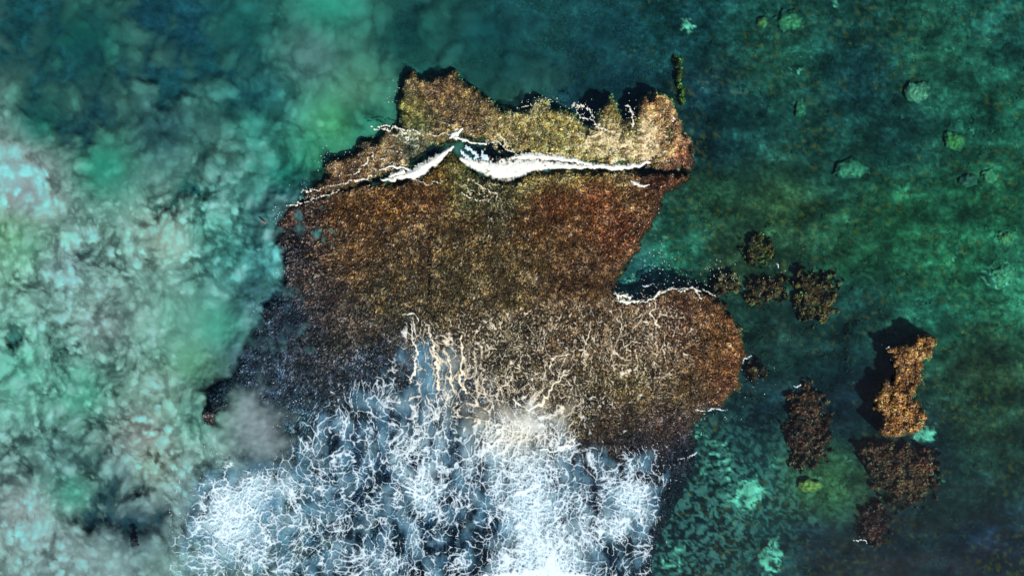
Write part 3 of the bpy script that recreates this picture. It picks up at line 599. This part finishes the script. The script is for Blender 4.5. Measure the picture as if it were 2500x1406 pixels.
LINES_LOWER = [[(985,770,1),(1000,762,2),(1015,770,1.5),(1020,785,1)],[(1003,790,1.5),(1006,830,1.5),(1018,860,2),(1015,900,3),(1000,930,2.5)],[(1045,800,1),(1060,850,2),(1068,900,3),(1070,950,2.5)],[(1122,820,1.5),(1130,870,2.5),(1122,930,4),(1140,960,2)],[(1095,870,1.5),(1100,920,3),(1108,960,2)],[(1315,1098,2),(1350,1100,3),(1395,1088,4),(1405,1070,2)],
 [(1180,1075,2),(1200,1090,4),(1225,1070,3)],[(990,1200,1.5),(1020,1208,3),(1042,1214,5),(1055,1195,3)],[(1258,1205,3),(1285,1200,4),(1315,1182,3)],[(1350,1340,5),(1345,1375,10),(1350,1412,24)],[(1150,1414,5),(1230,1404,9),(1300,1399,15),(1400,1403,9),(1470,1412,3)],
 [(1500,1212,1.5),(1535,1236,2.5),(1560,1248,2)],[(600,1222,2),(618,1245,4),(598,1258,2)],[(1250,975,1.5),(1290,1000,2.5),(1325,985,3),(1350,940,2.5),(1385,905,1.5)],[(1340,900,1.5),(1350,870,1.5),(1385,868,1)],[(1440,790,1),(1435,830,1.5),(1420,870,1.5)],[(1490,760,1),(1515,790,1.5),(1520,820,1)],[(1600,740,1.2),(1590,770,1.5),(1610,800,1)]]
GLOW = lambda x, y: gauss(x, y, [(560,1230,60,.4,80),(1290,1250,30,.35,100),(1345,1380,50,.4,50),(1540,1210,50,.35,80),(1030,1190,34,.35,40),(1240,1060,80,.25,50),(1150,1320,90,-.15,60),(900,1160,60,-.15,60)])
X, Y = plan(360, 1790, 690, 1480, 1.35)
fm = ss(34, -34, -sdpoly(X, Y, FOAMPOLY)+34*fbm(X/38, Y/38, 699, 4)); d = fastfield(X, Y, DEN, 3.2)[..., 0]*fm-.6*(1-fm); d = d-.10+.42*fbm(X/42, Y/70, 700, 4)+.22*fbm(X/18, Y/95, 702, 3)+.10*fbm(X/14, Y/14, 703, 2)+GLOW(X, Y)
streak = fbm(X/13, Y/70, 706, 3); d = d+.16*streak*ss(1200, 1000, Y)
yy = np.linspace(500, 1700, 1201); cum = np.cumsum(1/(1.15+1.3*ss(1180, 930, yy))); ST = lambda y: np.interp(y, yy, cum)
L1 = lace(X, Y, 27, ST, .03+.095*np.clip(d, 0, 1.3), 710)*.9*ss(.04, .22, d)
L2 = lace(X, Y, 14.5, ST, .03+.15*np.clip(d-.15, 0, 1.3), 720)*ss(.28, .6, d+.25*fbm(X/22, Y/22, 722, 2))
L3 = lace(X, Y, 7.5, None, .05+.28*np.clip(d-.4, 0, 1.2), 730)*ss(.45, .85, d+.3*fbm(X/18, Y/18, 732, 2))
brk = ss(-.65, .1, fbm(X/8, Y/8, 735, 3)+.75*np.clip(d, 0, 1)-.1)
soft_ = .5+.5*ss(-.5, .2, fbm(X/16, Y/22, 736, 3)+.4*d); L1 = L1*(.35+.65*soft_)*.92; L2 = L2*soft_; F = 1-(1-L1*brk)*(1-.8*L2*brk)*(1-.8*L3*ss(-.3, .3, fbm(X/11, Y/11, 738, 3)+.5*d))
halo = .22*lace(X, Y, 27, ST, .12+.25*np.clip(d, 0, 1.2), 710)*ss(.3, .7, d)*soft_; F = 1-(1-F)*(1-halo*(.6+.4*ss(-.3, .3, fbm(X/5, Y/5, 739, 2))))
solid = .85*ss(.95, 1.5, d+.45*fbm(X/10, Y/10, 740, 4)); F = np.maximum(F, solid)
nz = fbm(X/9, Y/9, 745, 4)
wob = 5*fbm(X/14, Y/14, 746, 2); wob2 = 5*fbm(X/14, Y/14, 747, 2)
for Ln in LINES_LOWER: F = np.maximum(F, ss(-.2, .5, stroke(X+wob, Y+wob2, Ln)+.7*nz))
# sparse glints over the shelf: broken thin net
g = np.clip(sparse_glint(X, Y), 0, 1)
SG = lace(X, Y, 27, ST, .03+.04*g, 750)*ss(-.1, .3, fbm(X/26, Y/40, 752, 4)+.75*g-.42)*ss(-.4, .2, nz)
SG2 = lace(X, Y, 11, None, .10, 757)*ss(.30, .55, fbm(X/6, Y/6, 754, 3)+.25*fbm(X/50, Y/50, 756, 2)+.35*g)
F = np.maximum(F, np.maximum(SG*.9, SG2*.7*ss(.1, .5, g)))
top = smoothfield_z(X[::3, ::3], Y[::3, ::3]); top = np.repeat(np.repeat(top, 3, 0), 3, 1)[:X.shape[0], :X.shape[1]]
Z = np.maximum(.06, top+.2)+.07*F+.02*nz+.02
F = np.clip(F, 0, 1)*ss(0, .25, fm)
warm = ss(1120, 940, Y+60*fbm(X/80, Y/80, 760, 2))*ss(900, 1080, X)
warm = np.maximum(warm, .7*gauss(X, Y, [(1270,1060,120,1.,60)]))[..., None]
c = lin((222,242,250))*(1-warm)+lin((248,234,204))*warm
wx, wy = W(X, Y, Z)
o = grid('foam', wx, wy, Z, M_foam, keep=F > .03, cols=c, attrs={'cover': F})
tag(o, 'white lacy net of sea foam spread over the bottom of the reef', 'foam', None, 'stuff')
# milky aerated water under it, with the glow around the foam painted in
X, Y = plan(330, 1800, 640, 1500, 5.)
fm = ss(25, -30, -sdpoly(X, Y, FOAMPOLY)); d = fastfield(X, Y, DEN, 3.2)[..., 0]*fm-.5*(1-fm)+.25*fbm(X/40, Y/50, 770, 4)
d = d+GLOW(X, Y); a = ss(.12, 1.3, d+.5*fbm(X/34, Y/60, 779, 4))*.8*ss(-.1, .3, d)*ss(45, -60, -sdpoly(X, Y, FOAMPOLY)+25*fbm(X/40, Y/50, 778, 3))+.35*gauss(X, Y, [(1045,920,24,1.1,80),(1200,1050,60,.5),(1130,900,40,.25,60),(1400,900,90,.1),(1290,1250,60,1.),(580,1250,120,.9,110),(640,1190,60,.6),(1550,1230,50,.9)])
a = np.clip(a-.35*ss(.0, .6, fbm(X/40, Y/60, 775, 4))*ss(1000, 1080, Y), 0, .94)
a = a*(1-.75*ss(1050, 960, Y)*ss(1090, 1130, X)); Z = np.maximum(-.1, smoothfield_z(X, Y)+.32)*1.+.02*fbm(X/20, Y/20, 777, 2)
Z = np.minimum(np.maximum(Z, -.1), .42)
wm = np.maximum(ss(1120, 980, Y)*ss(1040, 1180, X), .6*gauss(X, Y, [(1270,1060,120,1.,50)]))[..., None]
c = lin((104,164,196))*(1-wm)+lin((190,186,160))*wm; hiw = ss(.4, 1.05, d)[..., None]; c = c*(1-hiw*.85)+(lin((206,234,244))*(1-wm)+lin((232,224,200))*wm)*hiw*.85
wx, wy = W(X, Y, Z)
o = grid('aerated_water', wx, wy, Z, M_milk, keep=a > .01, cols=c, attrs={'cover': a})
tag(o, 'pale blue bubbly water with painted foam glow, beneath the foam net at the bottom', 'foamy water', None, 'stuff')
print('foam', time.time()-T0)

# breaking surf in the channel and thin foam lines along the edges
def surf(name, label, cat, lines, bbox, step=1.4, col=(255,248,230), fib=.55, relief=.35, kind=None, solidity=.5, wob=4., nzs=7., seed=800, fibdir=None, asym=False):  # cream default col puts the channel's golden glow into the foam
    X, Y = plan(*bbox, step); nz = fbm(X/nzs, Y/nzs, seed, 4)
    if fibdir: nz = .5*nz+.55*fbm(X/(fibdir[0]), Y/(fibdir[1]), seed+3, 3)
    wx_ = X+wob*fbm(X/16, Y/16, seed+1, 3); wy_ = Y+wob*fbm(X/16, Y/16, seed+2, 3)
    F = np.full(X.shape, -9., f32)
    for L in lines: F = np.maximum(F, stroke(wx_, wy_, L))
    if asym:      # spray feathers out on the upper side only, the lower side is a clean pour
        Fa = np.full(X.shape, -9., f32); Fb = Fa.copy()
        for L in lines: Fa = np.maximum(Fa, stroke(wx_, wy_+5, L)); Fb = np.maximum(Fb, stroke(wx_, wy_-5, L))
        fib = fib*(.25+1.1*ss(-.1, .1, Fa-Fb))
    A = ss(0, solidity, F+fib*nz-.02); A = A*ss(-1.3, -.3, F)
    if asym: A = A*(.25+.75*ss(-.62, -.15, fbm(X/20, Y/9, seed+9, 3)+.35*F))
    t = np.maximum(.02, smoothfield_z(X, Y)+.18)
    Z = t+relief*ss(0, 1, F)*(.8+.1*nz)+.03
    tn = ss(-.5, .5, fbm(X/12, Y/9, seed+6, 4))[..., None]; c = lin(col)*tn+lin(col)*np.array([.74, .84, .9])*(1-tn)
    wx, wy = W(X, Y, Z); P = np.concatenate([np.array(L)[:, :2] for L in lines]).mean(0); o0 = W(P[0], P[1])+(0.,)
    o = grid(name, wx, wy, Z, M_surf, keep=A > .03, cols=c.copy(), attrs={'cover': A}, origin=o0); o.location = o0
    tag(o, label, cat, None, kind); return o
surf('breaking_wave', 'broad blazing white surge pouring along the channel, right of its middle', 'wave',
 [[(1126,390,6),(1160,402,15),(1200,412,24),(1235,417,31),(1265,410,26),(1300,403,18),(1360,404,9),(1440,408,5)],[(1250,384,5),(1300,382,9),(1350,386,8),(1400,392,6),(1440,402,5)],[(1440,404,6),(1490,409,8),(1520,409,8),(1555,405,6),(1585,396,4)]],
 (1090,1620,340,470), fibdir=(4.5, 16), relief=.2, solidity=.45, asym=True)
surf('breaking_wave', 'slanting white surge at the left end of the channel', 'wave',
 [[(930,438,3),(960,438,6),(985,428,8)],[(985,430,6),(1010,425,16),(1035,410,17),(1060,394,13),(1080,378,9),(1104,360,5)],[(925,415,2),(960,405,3),(995,412,4)],[(955,430,5),(985,420,6)]], (890,1130,340,460), fibdir=(5, 9), solidity=.45, seed=810, asym=True)
surf('breaking_wave', 'small bright splash on the ledge above the channel gap', 'wave', [[(1098,335,5),(1115,325,8),(1128,316,5)],[(1110,335,4),(1140,345,4),(1160,350,3)],[(1162,350,2),(1185,352,4)]], (1070,1220,295,375), seed=820, fibdir=(5,5))
surf('breaking_wave', 'crescent of white foam in the notch near the upper right corner of the shelf', 'wave', [[(1540,441,2),(1552,449,5),(1568,455,5),(1584,452,2)]], (1515,1610,415,480), step=1.1, seed=830, wob=2, fib=.5)
surf('breaking_wave', 'curling white foam where the shelf meets the teal cove', 'wave',
 [[(1500,712,3),(1512,730,6),(1530,738,7),(1560,735,3)],[(1510,718,5),(1540,725,5)],[(1560,738,2),(1590,730,3),(1610,714,3),(1640,702,2),(1665,712,2),(1690,702,3),(1710,712,2)],[(1600,722,1.5),(1640,706,2),(1680,704,1.5)],[(1690,700,2),(1712,728,3)],[(1715,704,1.6),(1745,722,1.8)]],
 (1470,1780,670,770), step=1.1, col=(246,238,216), fib=1.1, seed=840, nzs=5)
FINE = [[(735,470,2),(765,464,1.5),(800,458,2),(850,446,2),(885,438,3),(915,428,2)],[(700,505,1.2),(740,496,1.5),(780,482,1.5),(830,462,1.6)],[(905,312,2),(940,318,2.5),(965,312,2),(985,322,3),(1010,318,2)],[(925,310,3),(945,308,3)],[(960,308,2),(985,316,2.5)],[(1010,322,2),(1040,330,2),(1080,328,1.6),(1100,330,1.8)],
 [(1080,300,1.2),(1105,305,1.5),(1112,312,1)],[(1190,350,2),(1215,345,2),(1240,365,2.5),(1265,380,2),(1290,388,2.5)],[(1200,318,1.5),(1225,335,2),(1240,350,1.5)],[(1395,262,1.5),(1405,250,1.2),(1412,262,1.5),(1405,280,1.2)],[(1410,262,3),(1425,260,4),(1435,266,2),(1445,275,2),(1450,290,1.5)],[(1415,285,2),(1440,292,2.5),(1465,312,2),(1490,322,2.5),(1520,332,2)],
 [(1526,260,2),(1535,262,4),(1545,275,3),(1540,290,2),(1545,305,3),(1538,325,2)],[(1490,372,3),(1510,362,5),(1530,350,4),(1545,345,2)],[(1575,330,3),(1590,325,4),(1580,345,3),(1572,365,2.5),(1578,380,2)],[(1410,358,1.5),(1430,358,2),(1450,350,1)],[(1500,385,1.5),(1550,392,2),(1600,392,1.2),(1640,392,1)],[(1640,280,2),(1645,292,3),(1642,300,1)],
 [(1560,300,1.5),(1575,310,2),(1590,305,1.5),(1600,320,2)],[(1622,330,2),(1630,336,3)],[(1360,240,1),(1345,245,1.5),(1335,255,1)],[(1300,258,1.2),(1260,262,1)],[(1150,440,1.5),(1180,460,1.2),(1210,470,1.5),(1215,490,1.2)],[(1125,470,1.5),(1150,486,1.6),(1190,492,2)],[(1130,452,1.5),(1160,470,1.2)],[(1165,400,3),(1190,420,2)],[(1010,435,1.2),(1040,450,1.5),(1075,445,1.2)],
 [(870,420,1.5),(895,400,1.8),(900,380,1.2)],[(850,430,1.2),(880,415,1.5)],[(930,390,1.2),(960,395,1)],[(940,365,1),(975,375,1.5)],[(905,372,1.5),(915,395,1.5)],[(1020,340,1.5),(1000,345,2),(990,335,1.5)]]
surf('foam', 'thin cream foam threads across the rocky ledge at the top', 'foam', [[(a, b, w*.66) for a, b, w in L] for L in FINE], (690,1700,230,510), step=1.25, col=(250,238,214), fib=1.7, relief=.05, kind='stuff', seed=850, nzs=4.5, wob=6)
surf('foam', 'bluish spray patches at the left of the dark channel pool', 'foam', [[(1140,360,6),(1158,372,5),(1165,385,6)],[(1178,378,7),(1190,388,6)],[(1125,370,3),(1145,392,4)],[(1030,392,5),(1045,382,3)]], (1100,1230,340,420), step=1.25, col=(226,240,250), fib=1.2, relief=.1, kind='stuff', seed=860, fibdir=(4, 6))
DR = [[(1812,885,1),(1818,876,1.8),(1832,870,1)],[(1940,942,1),(1956,940,1.4)],[(1896,645,1.6),(1899,655,1.2)],[(2085,1318,.9),(2110,1315,.8),(2118,1325,.9)],[(1700,1000,1),(1740,1000,1.3),(1775,997,1)],[(2164,850,1.2),(2172,846,1.5)],
 [(2205,880,.8),(2190,918,1.4)],[(1570,700,1.5),(1600,695,1)],[(1700,1105,1),(1660,1120,1)]]
surf('foam', 'a few short foam streaks drifting on the dark water at the right', 'foam', DR, (1540,2260,630,1380), step=1.6, col=(235,240,245), fib=1.0, relief=.03, kind='stuff', seed=870, nzs=4, wob=5)
X, Y = plan(880, 1680, 240, 500, 1.3)
g = np.clip(gauss(X, Y, [(1500,345,70,.9,36),(1585,315,36,1.,60),(1560,375,60,.85,24),(1440,335,50,.5,30),(1330,382,90,.75,14),(1230,350,50,.7,24),(1120,318,60,.5,18),(1000,330,50,.5,14),(960,405,60,.6,26),(1170,465,50,.6,30),(1210,300,40,.4,30),(1060,440,50,.35,14)]), 0, 1)
nn = fbm(X/16, Y/12, 890, 4)
F = lace(X, Y, 17, None, .05+.07*g, 891)*ss(-.1, .3, nn+.9*g-.45)+.9*lace(X, Y, 8, None, .08+.1*g, 892)*ss(.1, .5, nn+.9*g-.45)+.2*ss(.55, 1.1, g+.35*nn)  # last term is a faint wash painting the golden glow on the ledge
F = np.clip(F, 0, 1)*ss(.08, .25, g)*(.6+.4*ss(-.3, .3, fbm(X/6, Y/6, 893, 2)))
top = smoothfield_z(X, Y); wx, wy = W(X, Y, 0.)
o = grid('foam', wx, wy, np.maximum(.03, top+.24)+.03*F, M_foam, keep=F > .03, cols=np.broadcast_to(lin((252,232,180)), X.shape+(3,)).copy(), attrs={'cover': F})
tag(o, 'warm cream lace of foam with a painted golden glow, washing over the upper ledge', 'foam', None, 'stuff')
# white flecks shaped like bubble rafts, standing in for sun sparkles
def flecks(N, spots, seed, label):
    r = np.random.default_rng(seed); sp = np.array(spots, float); w = sp[:, 4]/sp[:, 4].sum()
    k = r.choice(len(sp), N, p=w); px = sp[k, 0]+sp[k, 2]*r.normal(0, .6, N); py = sp[k, 1]+sp[k, 3]*r.normal(0, .6, N)
    kk = fbm(px/14, py/14, seed, 3)+.2 > r.uniform(-.1, .5, N); px, py = px[kk], py[kk]; N = len(px)
    z = np.maximum(.07, smoothfield_z(px, py)+.3); x, y = W(px, py, z); s = r.uniform(.02, .06, N)
    a = r.uniform(0, 6.28, (N, 1))+np.arange(5)*1.2566; rr = s[:, None]*r.uniform(.5, 1.3, (N, 5))
    V = np.zeros((N, 6, 3)); V[:, :5, 0] = x[:, None]+np.cos(a)*rr; V[:, :5, 1] = y[:, None]+np.sin(a)*rr; V[:, :5, 2] = z[:, None]; V[:, 5, 0] = x; V[:, 5, 1] = y; V[:, 5, 2] = z+s*.5
    f = np.array([[i, (i+1) % 5, 5] for i in range(5)]).ravel(); lp = (np.arange(N)[:, None]*6+f).ravel()
    o = mesh_np('sparkle_flecks', V.reshape(-1, 3), lp, np.arange(0, len(lp), 3), M_surf, np.full((N*6, 3), .86), {'cover': np.ones(N*6)}, False)
    tag(o, label, 'foam', None, 'stuff')
flecks(1700, [(1600,640,50,40,1.),(1680,690,70,30,.9),(1570,560,40,50,.5),(1760,660,50,30,.5),(1420,275,40,25,.8),(1330,255,50,20,.6),(1535,270,20,20,.3),(960,230,20,40,.3),(800,400,25,50,.5),(760,470,30,20,.4),(675,520,20,30,.3),(1820,920,50,50,.3),(1720,1010,60,30,.4),(1600,1150,60,90,1.3),(640,760,20,30,.2),
 (700,660,40,15,.2),(500,1130,60,40,.5),(420,1250,25,60,.5),(720,1000,40,60,.5),(900,860,60,50,.5),(1900,680,80,30,.3),(2220,850,60,30,.1),(1190,270,30,40,.3),(1120,290,60,30,.4),(900,400,60,40,.5),(1600,340,50,50,.8),(1200,470,40,30,.5)], 880, 'scattered white flecks standing in for sun sparkles around the reef edges')
# floating scrap of weed
r = np.random.default_rng(3)
def scrap(label, pts, col, wdt=.12):
    P = [np.array(W(a, b)+(.09,)) for a, b in pts]; V = []; lp = []; st = []
    for i, p in enumerate(P):
        d = (P[min(i+1, len(P)-1)]-P[max(i-1, 0)]); d = d/np.linalg.norm(d); n = np.array([-d[1], d[0], 0])*wdt*(.6 if i in (0, len(P)-1) else 1)
        V += [p+n, p-n, p+np.array([0, 0, .05])]
    for i in range(len(P)-1):
        a, b = i*3, i*3+3
        for q_ in ((a, a+2, b+2, b), (a+2, a+1, b+1, b+2)): st.append(len(lp)); lp += q_
    V = np.array(V); o0 = P[0]
    o = mesh_np('seaweed_strand', V-o0, lp, st, M_weed, np.broadcast_to(lin(col), (len(V), 3)).copy(), None, True); o.location = o0; tag(o, label, 'seaweed')
scrap('loose pinkish brown weed strand drifting beside the left reef edge', [(636,539),(640,541),(645,543),(649,545),(648,548)], (140,110,112))
print('done', time.time()-T0, 'tris', sum(sum(len(p.vertices)-2 for p in []) for o in sc.objects), sum(len(o.data.polygons) for o in sc.objects if o.type == 'MESH'))
